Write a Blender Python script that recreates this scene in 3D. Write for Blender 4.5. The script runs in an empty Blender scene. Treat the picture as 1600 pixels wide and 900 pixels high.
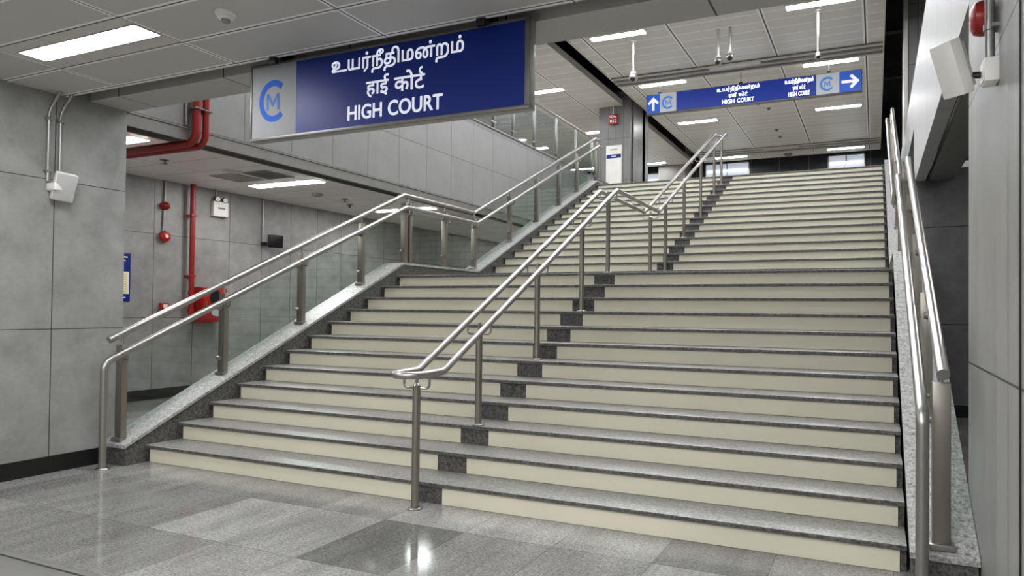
import bpy, bmesh, math, random
from mathutils import Vector, Matrix
from mathutils.geometry import delaunay_2d_cdt
random.seed(4)
C = bpy.context.scene.collection
SC = bpy.context.scene
pi = math.pi

# ---------------------------------------------------------------- camera, world, exposure
FPX, YAW, PITCH, ROLL = 1043.31, 0.4005, 0.0157, 0.0097
CAM = (5.8664, -3.8947, 1.3649)
cam = bpy.data.cameras.new('camera'); cam_o = bpy.data.objects.new('camera', cam); C.objects.link(cam_o)
cam.sensor_width = 36.0; cam.lens = FPX / 1600 * 36.0
cam.shift_x = -125.4 / 1600; cam.shift_y = 18.137 / 1600
cam.clip_start = 0.05; cam.clip_end = 200
_f = Vector((-math.sin(YAW) * math.cos(PITCH), math.cos(YAW) * math.cos(PITCH), math.sin(PITCH)))
_r = Vector((math.cos(YAW), math.sin(YAW), 0)); _u = _r.cross(_f)
_r2 = math.cos(ROLL) * _r + math.sin(ROLL) * _u; _u2 = -math.sin(ROLL) * _r + math.cos(ROLL) * _u
_m = Matrix.Identity(4)
for i in range(3):
    _m[i][0] = _r2[i]; _m[i][1] = _u2[i]; _m[i][2] = -_f[i]; _m[i][3] = CAM[i]
cam_o.matrix_world = _m
SC.camera = cam_o
w = bpy.data.worlds.new('world'); SC.world = w; w.use_nodes = True
w.node_tree.nodes['Background'].inputs[0].default_value = (0.9, 0.95, 1, 1)
w.node_tree.nodes['Background'].inputs[1].default_value = 0.02
SC.view_settings.view_transform = 'Standard'; SC.view_settings.look = 'None'
SC.view_settings.gamma = 1.0; SC.view_settings.use_curve_mapping = False
SC.view_settings.exposure = 0.0
UP_LIGHT = 68.0      # emission of the upper hall fittings
LOW_LIGHT = 55.0     # lower hall panels
COR_LIGHT = 60.0     # corridor panels
FAR_LIGHT = 1.6

# ---------------------------------------------------------------- materials
def lin(c):
    return tuple(((x / 255) / 12.92 if x / 255 <= 0.04045 else ((x / 255 + 0.055) / 1.055) ** 2.4) for x in c)

class NT:
    def __init__(s, name):
        s.m = bpy.data.materials.new(name); s.m.use_nodes = True
        s.t = s.m.node_tree; s.b = s.t.nodes['Principled BSDF']; s.L = s.t.links
        s._pos = None
    def n(s, typ, **k):
        o = s.t.nodes.new(typ)
        for a, v in k.items(): setattr(o, a, v)
        return o
    def put(s, sock, v):
        if isinstance(v, (int, float)): sock.default_value = v
        elif isinstance(v, (tuple, list)): sock.default_value = tuple(v) if len(sock.default_value) == len(v) else tuple(v) + (1,)
        else: s.L.new(v, sock)
    def pos(s):
        if s._pos is None:
            g = s.n('ShaderNodeNewGeometry'); x = s.n('ShaderNodeSeparateXYZ'); s.L.new(g.outputs['Position'], x.inputs[0])
            s._pos = (g.outputs['Position'], x.outputs[0], x.outputs[1], x.outputs[2])
        return s._pos
    def ax(s, a): return s.pos()[1 + 'xyz'.index(a)]
    def op(s, o, a, b=0.0, c=0.0):
        m = s.n('ShaderNodeMath', operation=o)
        s.put(m.inputs[0], a); s.put(m.inputs[1], b); s.put(m.inputs[2], c)
        return m.outputs[0]
    def vec(s, x, y, z):
        v = s.n('ShaderNodeCombineXYZ')
        for i, a in enumerate((x, y, z)): s.put(v.inputs[i], a)
        return v.outputs[0]
    def scaled(s, sx, sy, sz):
        p = s.pos(); return s.vec(s.op('MULTIPLY', p[1], sx), s.op('MULTIPLY', p[2], sy), s.op('MULTIPLY', p[3], sz))
    def noise(s, scale, detail=2.0, vec=None, rough=0.5):
        m = s.n('ShaderNodeTexNoise'); m.inputs['Scale'].default_value = scale; m.inputs['Detail'].default_value = detail
        m.inputs['Roughness'].default_value = rough
        s.L.new(vec if vec is not None else s.pos()[0], m.inputs['Vector']); return m.outputs['Fac']
    def white(s, vec):
        m = s.n('ShaderNodeTexWhiteNoise', noise_dimensions='3D'); s.L.new(vec, m.inputs['Vector']); return m.outputs['Value']
    def mix(s, f, a, b):
        m = s.n('ShaderNodeMix', data_type='RGBA'); s.put(m.inputs[0], f)
        for i, v in ((6, a), (7, b)): s.put(m.inputs[i], v)
        return m.outputs[2]
    def scale_col(s, col, f):
        m = s.n('ShaderNodeMix', data_type='RGBA', blend_type='MULTIPLY'); m.inputs[0].default_value = 1.0
        s.put(m.inputs[6], col); v = s.n('ShaderNodeCombineColor')
        for i in range(3): s.put(v.inputs[i], f)
        s.L.new(v.outputs[0], m.inputs[7]); return m.outputs[2]
    def remap(s, v, a, b, c, d):
        m = s.n('ShaderNodeMapRange'); s.put(m.inputs[0], v)
        for i, k in enumerate((a, b, c, d)): m.inputs[1 + i].default_value = k
        return m.outputs[0]
    def dist_line(s, coord, off, pitch):           # distance to the nearest joint
        q = s.op('DIVIDE', s.op('SUBTRACT', coord, off), pitch)
        return s.op('MULTIPLY', s.op('ABSOLUTE', s.op('SUBTRACT', s.op('FRACT', s.op('ADD', q, 100.5)), 0.5)), pitch)
    def cell(s, coord, off, pitch):
        return s.op('FLOOR', s.op('DIVIDE', s.op('SUBTRACT', coord, off), pitch))
    def bump(s, h, strength=0.2, dist=0.01):
        b = s.n('ShaderNodeBump'); b.inputs['Strength'].default_value = strength; b.inputs['Distance'].default_value = dist
        s.L.new(h, b.inputs['Height']); s.L.new(b.outputs[0], s.b.inputs['Normal'])
    def done(s, col=None, rough=None, metal=None, spec=None):
        for k, v in (('Base Color', col), ('Roughness', rough), ('Metallic', metal), ('Specular IOR Level', spec)):
            if v is not None: s.put(s.b.inputs[k], v)
        return s.m

def plain(name, rgb, rough=0.5, metal=0.0, mott=0.06, scale=8.0, spec=None):
    s = NT(name); f = s.remap(s.noise(scale, 3), 0.3, 0.7, 1 - mott, 1 + mott)
    return s.done(s.scale_col(lin(rgb), f), rough, metal, spec)

def emit(name, rgb, strength):
    s = NT(name); s.put(s.b.inputs['Base Color'], lin(rgb)); s.put(s.b.inputs['Emission Color'], lin(rgb))
    f = s.remap(s.noise(3, 1), 0.3, 0.7, strength * 0.97, strength * 1.03)
    s.put(s.b.inputs['Emission Strength'], f); return s.m

def steel(name, rgb=(190, 187, 181), rough=0.34, streak=(1, 1, 1)):
    s = NT(name); n = s.noise(60, 3, s.scaled(*streak))
    return s.done(s.scale_col(lin(rgb), s.remap(n, 0.3, 0.7, 0.985, 1.015)), rough, 1.0)

def tiles(name, rgb, axA, offA, pA, axB, offB, pB, joint=0.007, tone=0.07, mott=0.2, rough=0.45, jrgb=(45, 45, 45), streak=None, scale=4.0, metal=0.0, spec=0.4):
    s = NT(name); a, b = s.ax(axA), s.ax(axB)
    v = s.white(s.vec(s.cell(a, offA, pA), s.cell(b, offB, pB), 3.3))
    big = s.noise(scale, 5, None, 0.62); fine = s.noise(38, 3)
    f = s.op('MULTIPLY', s.remap(big, 0.3, 0.7, 1 - mott, 1 + mott), s.remap(fine, 0.3, 0.7, 0.965, 1.035))
    f = s.op('MULTIPLY', f, s.remap(v, 0, 1, 1 - tone, 1 + tone))
    r = s.remap(big, 0.3, 0.7, rough - 0.06, rough + 0.08)
    if streak:
        st = s.noise(1.0, 4, s.scaled(*streak), 0.6)
        f = s.op('MULTIPLY', f, s.remap(st, 0.3, 0.7, 0.86, 1.12)); r = s.remap(st, 0.3, 0.7, rough - 0.08, rough + 0.1)
    d = s.op('MINIMUM', s.dist_line(a, offA, pA), s.dist_line(b, offB, pB))
    k = s.op('LESS_THAN', d, joint / 2)
    return s.done(s.mix(k, s.scale_col(lin(rgb), f), lin(jrgb)), r, metal, spec)

def granite(name, rgb, rough=0.3, contrast=0.4, streak=0.15, scale=150, tone=None):
    s = NT(name); n1 = s.noise(scale, 2, None, 0.6); n2 = s.noise(scale * 0.45, 2)
    sp = s.op('ADD', s.op('MULTIPLY', s.op('SUBTRACT', n1, 0.5), 2.6 * contrast), s.op('MULTIPLY', s.op('SUBTRACT', n2, 0.5), 1.6 * contrast))
    st = s.noise(1.0, 4, s.scaled(1.6, 40, 40), 0.6)
    f = s.op('ADD', s.op('ADD', 1.0, sp), s.op('MULTIPLY', s.op('SUBTRACT', st, 0.5), 2 * streak))
    f = s.op('MAXIMUM', f, 0.12)
    return s.done(s.scale_col(lin(rgb), f), rough, 0.0, 0.5)

def floor_mat():
    s = NT('polished granite floor'); x, y = s.ax('x'), s.ax('y')
    px, ox, py, oy = 0.6, 1.16, 0.73, -1.15
    cx, cy = s.cell(x, ox, px), s.cell(y, oy, py)
    v = s.white(s.vec(cx, cy, 7.7))
    big = s.noise(1.0, 7, s.scaled(4.5, 1.3, 1), 0.7)
    n1 = s.noise(95, 2, None, 0.65); n2 = s.noise(45, 2)
    f = s.op('ADD', 1.0, s.op('ADD', s.op('MULTIPLY', s.op('SUBTRACT', n1, 0.5), 2.0), s.op('MULTIPLY', s.op('SUBTRACT', n2, 0.5), 1.0)))
    f = s.op('MULTIPLY', f, s.remap(v, 0, 1, 0.72, 1.25))
    def slab(a, b, k):            # single darker slabs of the floor
        m = s.op('COMPARE', cx, a, 0.1)
        if b is not None: m = s.op('MULTIPLY', m, s.op('COMPARE', cy, b, 0.1))
        return s.op('SUBTRACT', 1.0, s.op('MULTIPLY', m, 1 - k))
    for q in ((3, 0, 0.62), (0, None, 0.74), (2, 1, 0.8), (5, -1, 0.85)): f = s.op('MULTIPLY', f, slab(*q))
    f = s.op('MULTIPLY', f, s.remap(big, 0.3, 0.7, 0.70, 1.22))
    d = s.op('MINIMUM', s.dist_line(x, ox, px), s.dist_line(y, oy, py))
    k = s.op('LESS_THAN', d, 0.0015)
    return s.done(s.mix(k, s.scale_col(lin((134, 133, 130)), s.op('MAXIMUM', f, 0.1)), lin((70, 68, 65))), s.remap(big, 0.3, 0.7, 0.07, 0.13), 0.0, 0.5)

def ceil_tile_mat():
    s = NT('perforated metal ceiling tile'); x, y = s.ax('x'), s.ax('y')
    d = s.op('MINIMUM', s.dist_line(x, 0.38, 1.31), s.dist_line(y, -0.95, 0.4))
    hole = s.op('LESS_THAN', s.op('ADD', s.dist_line(x, 0, 0.012), s.dist_line(y, 0, 0.012)), 0.0035)
    inside = s.op('GREATER_THAN', d, 0.024)
    base = s.mix(inside, lin((242, 240, 235)), lin((198, 196, 190)))
    base = s.mix(s.op('MULTIPLY', hole, inside), base, lin((150, 148, 143)))
    col = s.mix(s.op('LESS_THAN', d, 0.005), base, lin((38, 37, 35)))
    return s.done(col, 0.5)

def strip_ceil_mat(x0=1.93, pitch=1.87):
    s = NT('linear metal strip ceiling'); x, y = s.ax('x'), s.ax('y')
    dx = s.dist_line(x, x0, pitch); dy = s.dist_line(y, 0.1, 0.4)
    t = s.op('FRACT', s.op('ADD', s.op('DIVIDE', s.op('SUBTRACT', y, 0.1), 0.4), 50))
    v = s.white(s.vec(s.cell(x, x0, pitch), s.cell(y, 0.1, 0.4), 1.0))
    base = s.scale_col(lin((204, 200, 192)), s.remap(v, 0, 1, 0.94, 1.04))
    c = s.mix(s.op('LESS_THAN', dy, 0.02), base, lin((226, 224, 218)))
    c = s.mix(s.op('LESS_THAN', dx, 0.05), c, lin((236, 234, 229)))
    c = s.mix(s.op('LESS_THAN', dx, 0.016), c, lin((40, 39, 37)))
    return s.done(c, 0.34, 0.0, 0.5)

def plain_ceil_mat():
    s = NT('white corridor ceiling panel'); x, y = s.ax('x'), s.ax('y')
    d = s.op('MINIMUM', s.dist_line(x, -1.42, 1.33), s.dist_line(y, 1.40, 0.535))
    n = s.noise(2, 3)
    return s.done(s.mix(s.op('LESS_THAN', d, 0.004), s.scale_col(lin((238, 235, 230)), s.remap(n, .3, .7, .96, 1.04)), lin((90, 88, 84))), 0.4)

def glass_mat():
    s = NT('clear greenish glass'); t = s.t
    tr = s.n('ShaderNodeBsdfTransparent'); tr.inputs[0].default_value = (0.92, 0.965, 0.95, 1)
    gl = s.n('ShaderNodeBsdfGlossy'); gl.inputs['Roughness'].default_value = 0.02
    fr = s.n('ShaderNodeFresnel'); fr.inputs['IOR'].default_value = 1.55
    ge = s.n('ShaderNodeNewGeometry'); f = s.op('MULTIPLY', fr.outputs[0], s.op('SUBTRACT', 1.0, ge.outputs['Backfacing']))
    mx = s.n('ShaderNodeMixShader'); s.L.new(f, mx.inputs[0]); s.L.new(tr.outputs[0], mx.inputs[1]); s.L.new(gl.outputs[0], mx.inputs[2])
    s.L.new(mx.outputs[0], t.nodes['Material Output'].inputs[0]); return s.m

M = {}
M['floor'] = floor_mat()
M['floor_up'] = tiles('pale stone floor', (206, 203, 196), 'x', 0.0, 0.6, 'y', 0.0, 0.6, joint=0.004, rough=0.3)  # unseen floor made pale to bounce light up to the ceiling
M['wall_l'] = tiles('grey porcelain wall tile', (148, 147, 145), 'y', -0.60, 0.62, 'z', 1.18, 1.218)
M['wall_col'] = tiles('grey porcelain column tile', (140, 139, 137), 'y', -0.60, 1.24, 'z', 1.168, 1.216, tone=0.03)
M['wall_cor'] = tiles('grey corridor wall tile', (143, 142, 142), 'y', 2.585, 0.62, 'z', 1.19, 1.232, joint=0.009, jrgb=(80, 78, 77))
M['fascia'] = tiles('light grey fascia panel', (138, 137, 136), 'y', 2.42, 0.625, 'z', 3.784, 0.67, joint=0.010, tone=0.03, mott=0.07, jrgb=(98, 97, 95), rough=0.35)
M['right'] = tiles('satin grey pillar panel', (140, 139, 136), 'y', -0.893, 1.19, 'z', 1.10, 1.40, joint=0.011, tone=0.02, mott=0.04, streak=(1, 9, 0.25), rough=0.42, spec=0.9)
M['right_up'] = tiles('satin grey upper panel', (176, 175, 174), 'y', 1.40, 1.25, 'z', 5.0, 9.0, joint=0.006, tone=0.03, mott=0.04, streak=(1, 9, 0.25), rough=0.42, spec=0.6)
M['up_col'] = tiles('grey upper column panel', (124, 123, 122), 'x', -1.19, 0.23, 'z', 6.27, 1.2, joint=0.014, tone=0.03, mott=0.05, rough=0.35, jrgb=(80, 79, 78))
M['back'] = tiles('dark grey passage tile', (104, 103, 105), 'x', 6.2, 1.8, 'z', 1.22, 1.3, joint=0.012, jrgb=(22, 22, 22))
M['soffit'] = tiles('grey metal soffit', (178, 177, 173), 'x', 1.30, 1.235, 'z', 0.5, 50, joint=0.012, tone=0.02, mott=0.02, rough=0.5, jrgb=(60, 60, 58))
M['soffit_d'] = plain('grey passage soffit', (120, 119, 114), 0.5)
M['ceil_low'] = ceil_tile_mat()
M['ceil_up'] = strip_ceil_mat()
M['ceil_cor'] = plain_ceil_mat()
M['trim'] = plain('grey metal trim', (132, 130, 126), 0.42, 0.3)
M['ltrim'] = plain('pale metal trim', (200, 197, 188), 0.4)
M['black'] = plain('black skirting', (16, 16, 17), 0.35)
M['void'] = plain('black painted void', (10, 10, 11), 0.8)
M['beam'] = plain('dim grey beam', (60, 60, 60), 0.7)
M['cream'] = plain('cream riser laminate', (213, 209, 188), 0.42, 0, 0.025, 2.0)
M['tread'] = granite('grey granite tread', (126, 125, 121), 0.32, 0.8, 0.3, 90)
M['nose'] = granite('dark granite', (76, 75, 72), 0.55, 1.35, 0.03, 62)
M['cap'] = granite('pale granite coping', (152, 151, 149), 0.4, 0.9, 0.25, 75)
M['steel'] = steel('brushed stainless steel')
M['steel_p'] = steel('polished stainless steel', (166, 164, 160), 0.34)
M['post'] = steel('satin steel post', (150, 145, 136), 0.42)
M['alu'] = plain('anodised aluminium', (165, 164, 160), 0.35, 0.7)
M['alu_d'] = plain('grey aluminium profile', (112, 111, 107), 0.4, 0.5)
M['galv'] = plain('galvanised conduit', (150, 150, 147), 0.38, 0.7)
M['glass'] = glass_mat()
M['blue'] = plain('deep blue sign film', (4, 36, 120), 0.42, 0, 0.03, 1.0, 0.3)
M['blue2'] = plain('royal blue sign film', (36, 76, 172), 0.4, 0, 0.03, 1.0, 0.6)
M['signgrey'] = plain('silver sign film', (148, 149, 151), 0.5, 0, 0.02, 1.0, 0.15)
M['logo'] = plain('logo blue film', (40, 94, 192), 0.6, 0, 0.02, 2, 0.15)
M['logo_pale'] = plain('logo pale blue film', (84, 122, 190), 0.65, 0, 0.02, 2, 0.1)
M['white'] = plain('white lettering', (243, 244, 248), 0.4, 0, 0.01)
M['whitep'] = plain('white plastic', (232, 230, 225), 0.4, 0, 0.03)
M['greyp'] = plain('pale grey plastic', (178, 177, 176), 0.45, 0, 0.03)
M['ink'] = plain('grey print', (125, 125, 128), 0.5)
M['blk'] = plain('black plastic', (22, 22, 24), 0.4)
M['red'] = plain('red enamel', (158, 26, 24), 0.3, 0, 0.05)
M['red_d'] = plain('red pipe paint', (142, 26, 22), 0.36, 0, 0.08)
M['paper'] = plain('paper notice', (225, 225, 205), 0.6)
M['yel'] = plain('yellow print', (206, 200, 90), 0.6)
M['farw'] = tiles('dark far wall panel', (44, 45, 48), 'x', -0.9, 1.1, 'z', 4.2, 5.0, joint=0.03, jrgb=(95, 95, 95), tone=0.1)
M['farg'] = plain('grey far wall panel', (110, 108, 104), 0.5)
M['grill'] = plain('grey vent metal', (150, 148, 144), 0.5, 0.2)
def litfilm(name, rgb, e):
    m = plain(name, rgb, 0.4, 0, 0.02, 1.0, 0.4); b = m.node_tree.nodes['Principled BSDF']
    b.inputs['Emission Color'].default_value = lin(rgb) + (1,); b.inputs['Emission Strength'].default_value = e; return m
M['sign_white'] = litfilm('white lettering with added glow', (240, 242, 248), 0.22)  # emission added to brighten the letters of the room-lit hanging sign
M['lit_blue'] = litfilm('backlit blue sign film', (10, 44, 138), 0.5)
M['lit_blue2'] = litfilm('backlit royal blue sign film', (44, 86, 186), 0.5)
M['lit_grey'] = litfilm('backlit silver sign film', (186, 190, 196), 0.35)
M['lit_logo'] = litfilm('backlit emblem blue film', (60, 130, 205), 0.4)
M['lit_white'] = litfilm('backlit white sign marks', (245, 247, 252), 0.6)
M['up'] = emit('upper light diffuser', (250, 252, 255), UP_LIGHT)
M['low'] = emit('lower light diffuser', (252, 253, 255), LOW_LIGHT)
M['cor'] = emit('corridor light diffuser', (254, 252, 250), COR_LIGHT)
M['shop'] = emit('lit shop window', (206, 214, 224), FAR_LIGHT * 0.32)
M['shopl'] = emit('lit window strip', (245, 248, 255), FAR_LIGHT)

# ---------------------------------------------------------------- mesh helpers
class MB:
    def __init__(s): s.v = []; s.f = []; s.mi = []
    def add(s, vs, fs, mi=0):
        b = len(s.v); s.v += [Vector(p) for p in vs]; s.f += [[b + i for i in f] for f in fs]; s.mi += [mi] * len(fs); return s
    def box(s, x0, x1, y0, y1, z0, z1, bev=0.0, mi=0):
        if bev <= 0:
            vs = [(x, y, z) for z in (z0, z1) for y in (y0, y1) for x in (x0, x1)]
            return s.add(vs, [(0, 2, 3, 1), (4, 5, 7, 6), (0, 1, 5, 4), (2, 6, 7, 3), (0, 4, 6, 2), (1, 3, 7, 5)], mi)
        bm = bmesh.new(); bmesh.ops.create_cube(bm, size=1)
        for q in bm.verts: q.co = Vector(((x0 + x1) / 2 + q.co.x * (x1 - x0), (y0 + y1) / 2 + q.co.y * (y1 - y0), (z0 + z1) / 2 + q.co.z * (z1 - z0)))
        bmesh.ops.bevel(bm, geom=list(bm.edges), offset=bev, segments=2, profile=0.5, affect='EDGES')
        return s.bm(bm, mi)
    def bm(s, bm, mi=0):
        bm.verts.index_update(); vs = [q.co.copy() for q in bm.verts]; fs = [[q.index for q in f.verts] for f in bm.faces]; bm.free()
        return s.add(vs, fs, mi)
    def tube(s, path, r, n=14, closed=False, cap=True, mi=0):
        P = [Vector(p) for p in path]; N = len(P); rings = []
        T = []
        for i in range(N):
            a = P[(i - 1) % N] if (closed or i > 0) else None; b = P[(i + 1) % N] if (closed or i < N - 1) else None
            d = Vector()
            if a is not None: d += (P[i] - a).normalized()
            if b is not None: d += (b - P[i]).normalized()
            T.append(d.normalized())
        up = Vector((0, 0, 1)) if abs(T[0].z) < 0.9 else Vector((0, 1, 0))
        nrm = (up - T[0] * up.dot(T[0])).normalized()
        vs = []
        for i in range(N):
            nrm = (nrm - T[i] * nrm.dot(T[i])).normalized(); bi = T[i].cross(nrm)
            sc = 1.0
            if (closed or 0 < i < N - 1):
                c = (P[i] - P[(i - 1) % N]).normalized().dot(T[i]); sc = 1 / max(c, 0.5)
                mdir = (P[(i + 1) % N] - P[i]).normalized() - (P[i] - P[(i - 1) % N]).normalized()
                mdir = mdir.normalized() if mdir.length > 1e-6 else None
            else: mdir = None
            for k in range(n):
                a = 2 * pi * k / n; o = nrm * math.cos(a) * r + bi * math.sin(a) * r
                if mdir is not None: o = o + mdir * (o.dot(mdir)) * (sc - 1)
                vs.append(P[i] + o)
        fs = []
        for i in range(N if closed else N - 1):
            for k in range(n):
                a, b = i * n + k, i * n + (k + 1) % n; c, d = ((i + 1) % N) * n + (k + 1) % n, ((i + 1) % N) * n + k
                fs.append((a, b, c, d))
        if not closed and cap: fs.append(tuple(range(n - 1, -1, -1))); fs.append(tuple((N - 1) * n + k for k in range(n)))
        return s.add(vs, fs, mi)
    def cyl(s, p, q, r, n=20, mi=0): return s.tube([p, q], r, n, mi=mi)
    def lathe(s, base, axis, prof, n=24, mi=0):      # prof: list of (radius, height)
        ax = Vector(axis).normalized(); t = Vector((1, 0, 0)) if abs(ax.x) < 0.9 else Vector((0, 1, 0))
        u = ax.cross(t).normalized(); v = ax.cross(u); B = Vector(base); vs = []; fs = []
        for r, h in prof:
            for k in range(n):
                a = 2 * pi * k / n; vs.append(B + ax * h + (u * math.cos(a) + v * math.sin(a)) * max(r, 1e-4))
        for i in range(len(prof) - 1):
            for k in range(n): fs.append((i * n + k, i * n + (k + 1) % n, (i + 1) * n + (k + 1) % n, (i + 1) * n + k))
        fs.append(tuple(range(n - 1, -1, -1))); fs.append(tuple((len(prof) - 1) * n + k for k in range(n)))
        return s.add(vs, fs, mi)
    def prism(s, poly, axis, a0, a1, mi=0):          # poly in the two other axes
        def mk(p, a): return {'x': (a, p[0], p[1]), 'y': (p[0], a, p[1]), 'z': (p[0], p[1], a)}[axis]
        n = len(poly); vs = [mk(p, a0) for p in poly] + [mk(p, a1) for p in poly]
        fs = [tuple(range(n))[::-1], tuple(range(n, 2 * n))] + [(i, (i + 1) % n, n + (i + 1) % n, n + i) for i in range(n)]
        return s.add(vs, fs, mi)
    def sphere(s, c, r, mi=0):
        bm = bmesh.new(); bmesh.ops.create_uvsphere(bm, u_segments=20, v_segments=12, radius=r)
        bmesh.ops.translate(bm, verts=bm.verts, vec=Vector(c)); return s.bm(bm, mi)
    def xform(s, mat):
        s.v = [mat @ p for p in s.v]; return s

def wloc(o):
    v = Vector()
    while o is not None: v += o.location; o = o.parent
    return v
def build(name, mb, mat, parent=None, smooth=35, loc=None):
    mats = mat if isinstance(mat, (list, tuple)) else [mat]
    if parent is not None: off = wloc(parent)
    elif loc is not None: off = Vector(loc)
    else:
        xs = [p.x for p in mb.v]; ys = [p.y for p in mb.v]; zs = [p.z for p in mb.v]
        off = Vector(((min(xs) + max(xs)) / 2, (min(ys) + max(ys)) / 2, min(zs)))
    me = bpy.data.meshes.new(name); me.from_pydata([p - off for p in mb.v], [], mb.f)
    for m in mats: me.materials.append(M[m])
    bm = bmesh.new(); bm.from_mesh(me); bmesh.ops.recalc_face_normals(bm, faces=bm.faces); bm.to_mesh(me); bm.free()
    if len(mats) > 1:
        for p, i in zip(me.polygons, mb.mi): p.material_index = i
    if smooth: me.shade_smooth(); me.set_sharp_from_angle(angle=math.radians(smooth))
    o = bpy.data.objects.new(name, me); C.objects.link(o)
    if parent is not None: o.parent = parent
    else: o.location = off
    return o
def tag(o, label, cat, group=None):
    o['label'] = label; o['category'] = cat
    if group: o['group'] = group
    return o
def thing(name, loc, label, cat, group=None):
    o = bpy.data.objects.new(name, None); C.objects.link(o); o.location = loc; o.empty_display_size = 0.1
    return tag(o, label, cat, group)
def struct(name, mb, mat, label=None):
    o = build(name, mb, mat); o['kind'] = 'structure'
    if label: o['label'] = label
    return o
def bx(*a, **k): return MB().box(*a, **k)
def dup(root, loc, label=None):
    r = root.copy(); C.objects.link(r); r.location = loc
    if label: r['label'] = label
    for ch in list(root.children):
        c = ch.copy(); C.objects.link(c); c.parent = r
        for g in list(ch.children):
            d = g.copy(); C.objects.link(d); d.parent = c
    return r
def fillet(P, rad, n=6):
    P = [Vector(p) for p in P]; out = [P[0]]
    for i in range(1, len(P) - 1):
        r = rad if isinstance(rad, (int, float)) else rad[i - 1]
        a = (P[i - 1] - P[i]); b = (P[i + 1] - P[i]); ang = a.angle(b)
        if r <= 0: out.append(P[i]); continue
        t = min(r / math.tan(ang / 2), a.length * 0.49, b.length * 0.49); r = t * math.tan(ang / 2)
        p0 = P[i] + a.normalized() * t; p1 = P[i] + b.normalized() * t
        bis = (a.normalized() + b.normalized()).normalized(); ce = P[i] + bis * (r / math.sin(ang / 2))
        u = p0 - ce; v = p1 - ce; th = u.angle(v)
        for k in range(n + 1):
            q = k / n
            out.append(ce + u * (math.sin((1 - q) * th) / math.sin(th)) + v * (math.sin(q * th) / math.sin(th)))
    out.append(P[-1]); return out

# lettering: every outline filled on its own, so strokes that overlap stay solid; lies on a plane facing -y
def text_polys(body, res=5):
    cu = bpy.data.curves.new('t', 'FONT'); cu.body = body; cu.size = 1.0
    o = bpy.data.objects.new('t', cu); C.objects.link(o)
    dg = bpy.context.evaluated_depsgraph_get(); dg.update(); ev = o.evaluated_get(dg); cv = ev.to_curve(dg)
    polys = []
    for sp in cv.splines:
        B = sp.bezier_points; n = len(B); pl = []
        if n == 0: pl = [Vector((p.co.x, p.co.y, 0)) for p in sp.points]
        for k in range(n):
            a, b = B[k], B[(k + 1) % n]
            straight = (a.handle_right - a.co).length < 1e-6 and (b.handle_left - b.co).length < 1e-6
            for q in range(1 if straight else res):
                t = q / res; u = 1 - t
                pl.append(a.co * u ** 3 + a.handle_right * (3 * u * u * t) + b.handle_left * (3 * u * t * t) + b.co * t ** 3)
        if len(pl) > 2: polys.append([Vector((p.x, p.y, 0)) for p in pl])
    ev.to_curve_clear(); bpy.data.objects.remove(o); bpy.data.curves.remove(cu)
    return polys
def area(p): return sum(p[i].x * p[(i + 1) % len(p)].y - p[(i + 1) % len(p)].x * p[i].y for i in range(len(p))) / 2
def text_mb(body, x0, x1, z0, z1, y, bold=0.0, extra=None):
    polys = text_polys(body)
    if extra: polys += extra(polys)
    allp = [q for p in polys for q in p]
    ax, bx_ = min(v.x for v in allp), max(v.x for v in allp); az, bz = min(v.y for v in allp), max(v.y for v in allp)
    sx = (x1 - x0) / (bx_ - ax); sz = (z1 - z0) / (bz - az)
    mb = MB(); T = lambda v: Vector((x0 + (v.x - ax) * sx, y, z0 + (v.y - az) * sz))
    vs = []; es = []
    for p in polys:
        b = len(vs); vs += [Vector((q.x, q.y)) for q in p]; es += [(b + i, b + (i + 1) % len(p)) for i in range(len(p))]
    cv, ce, cf = delaunay_2d_cdt(vs, es, [], 0, 1e-5)[:3]
    def winding(q):
        wn = 0
        for p in polys:
            for i in range(len(p)):
                a, b = p[i - 1], p[i]
                if (a.y <= q.y) != (b.y <= q.y):
                    if a.x + (q.y - a.y) / (b.y - a.y) * (b.x - a.x) > q.x: wn += 1 if b.y > a.y else -1
        return wn
    keep = [f for f in cf if winding((cv[f[0]] + cv[f[1]] + cv[f[2]]) / 3) != 0]
    used = sorted({i for f in keep for i in f}); ix = {i: k for k, i in enumerate(used)}
    mb.add([T(cv[i]) for i in used], [tuple(ix[i] for i in f) for f in keep])
    if bold > 0:
        h = bold * sz
        for r in polys:
            for i in range(len(r)):
                a, b = T(r[i]), T(r[(i + 1) % len(r)]); d = b - a
                if d.length < 1e-6: continue
                d.normalize(); n = Vector((-d.z, 0, d.x)) * h; e = d * h * 0.4
                mb.add([a - n - e, b - n + e, b + n + e, a + n - e], [(0, 1, 2, 3)])
    return mb
def ring_mb(cx, cz, y, r0, r1, a0, a1, n=40, sx=1.0, th=0.003):
    mb = MB(); vs = []; fs = []
    for i in range(n + 1):
        a = a0 + (a1 - a0) * i / n
        for r in (r0, r1):
            for d in (0, th): vs.append((cx + math.cos(a) * r * sx, y + d, cz + math.sin(a) * r))
    for i in range(n):
        b, c = 4 * i, 4 * i + 4
        fs += [(b, b + 2, c + 2, c), (b + 1, c + 1, c + 3, b + 3), (b, c, c + 1, b + 1), (b + 2, b + 3, c + 3, c + 2)]
    fs += [(0, 1, 3, 2), (4 * n, 4 * n + 2, 4 * n + 3, 4 * n + 1)]
    return mb.add(vs, fs)
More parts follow.
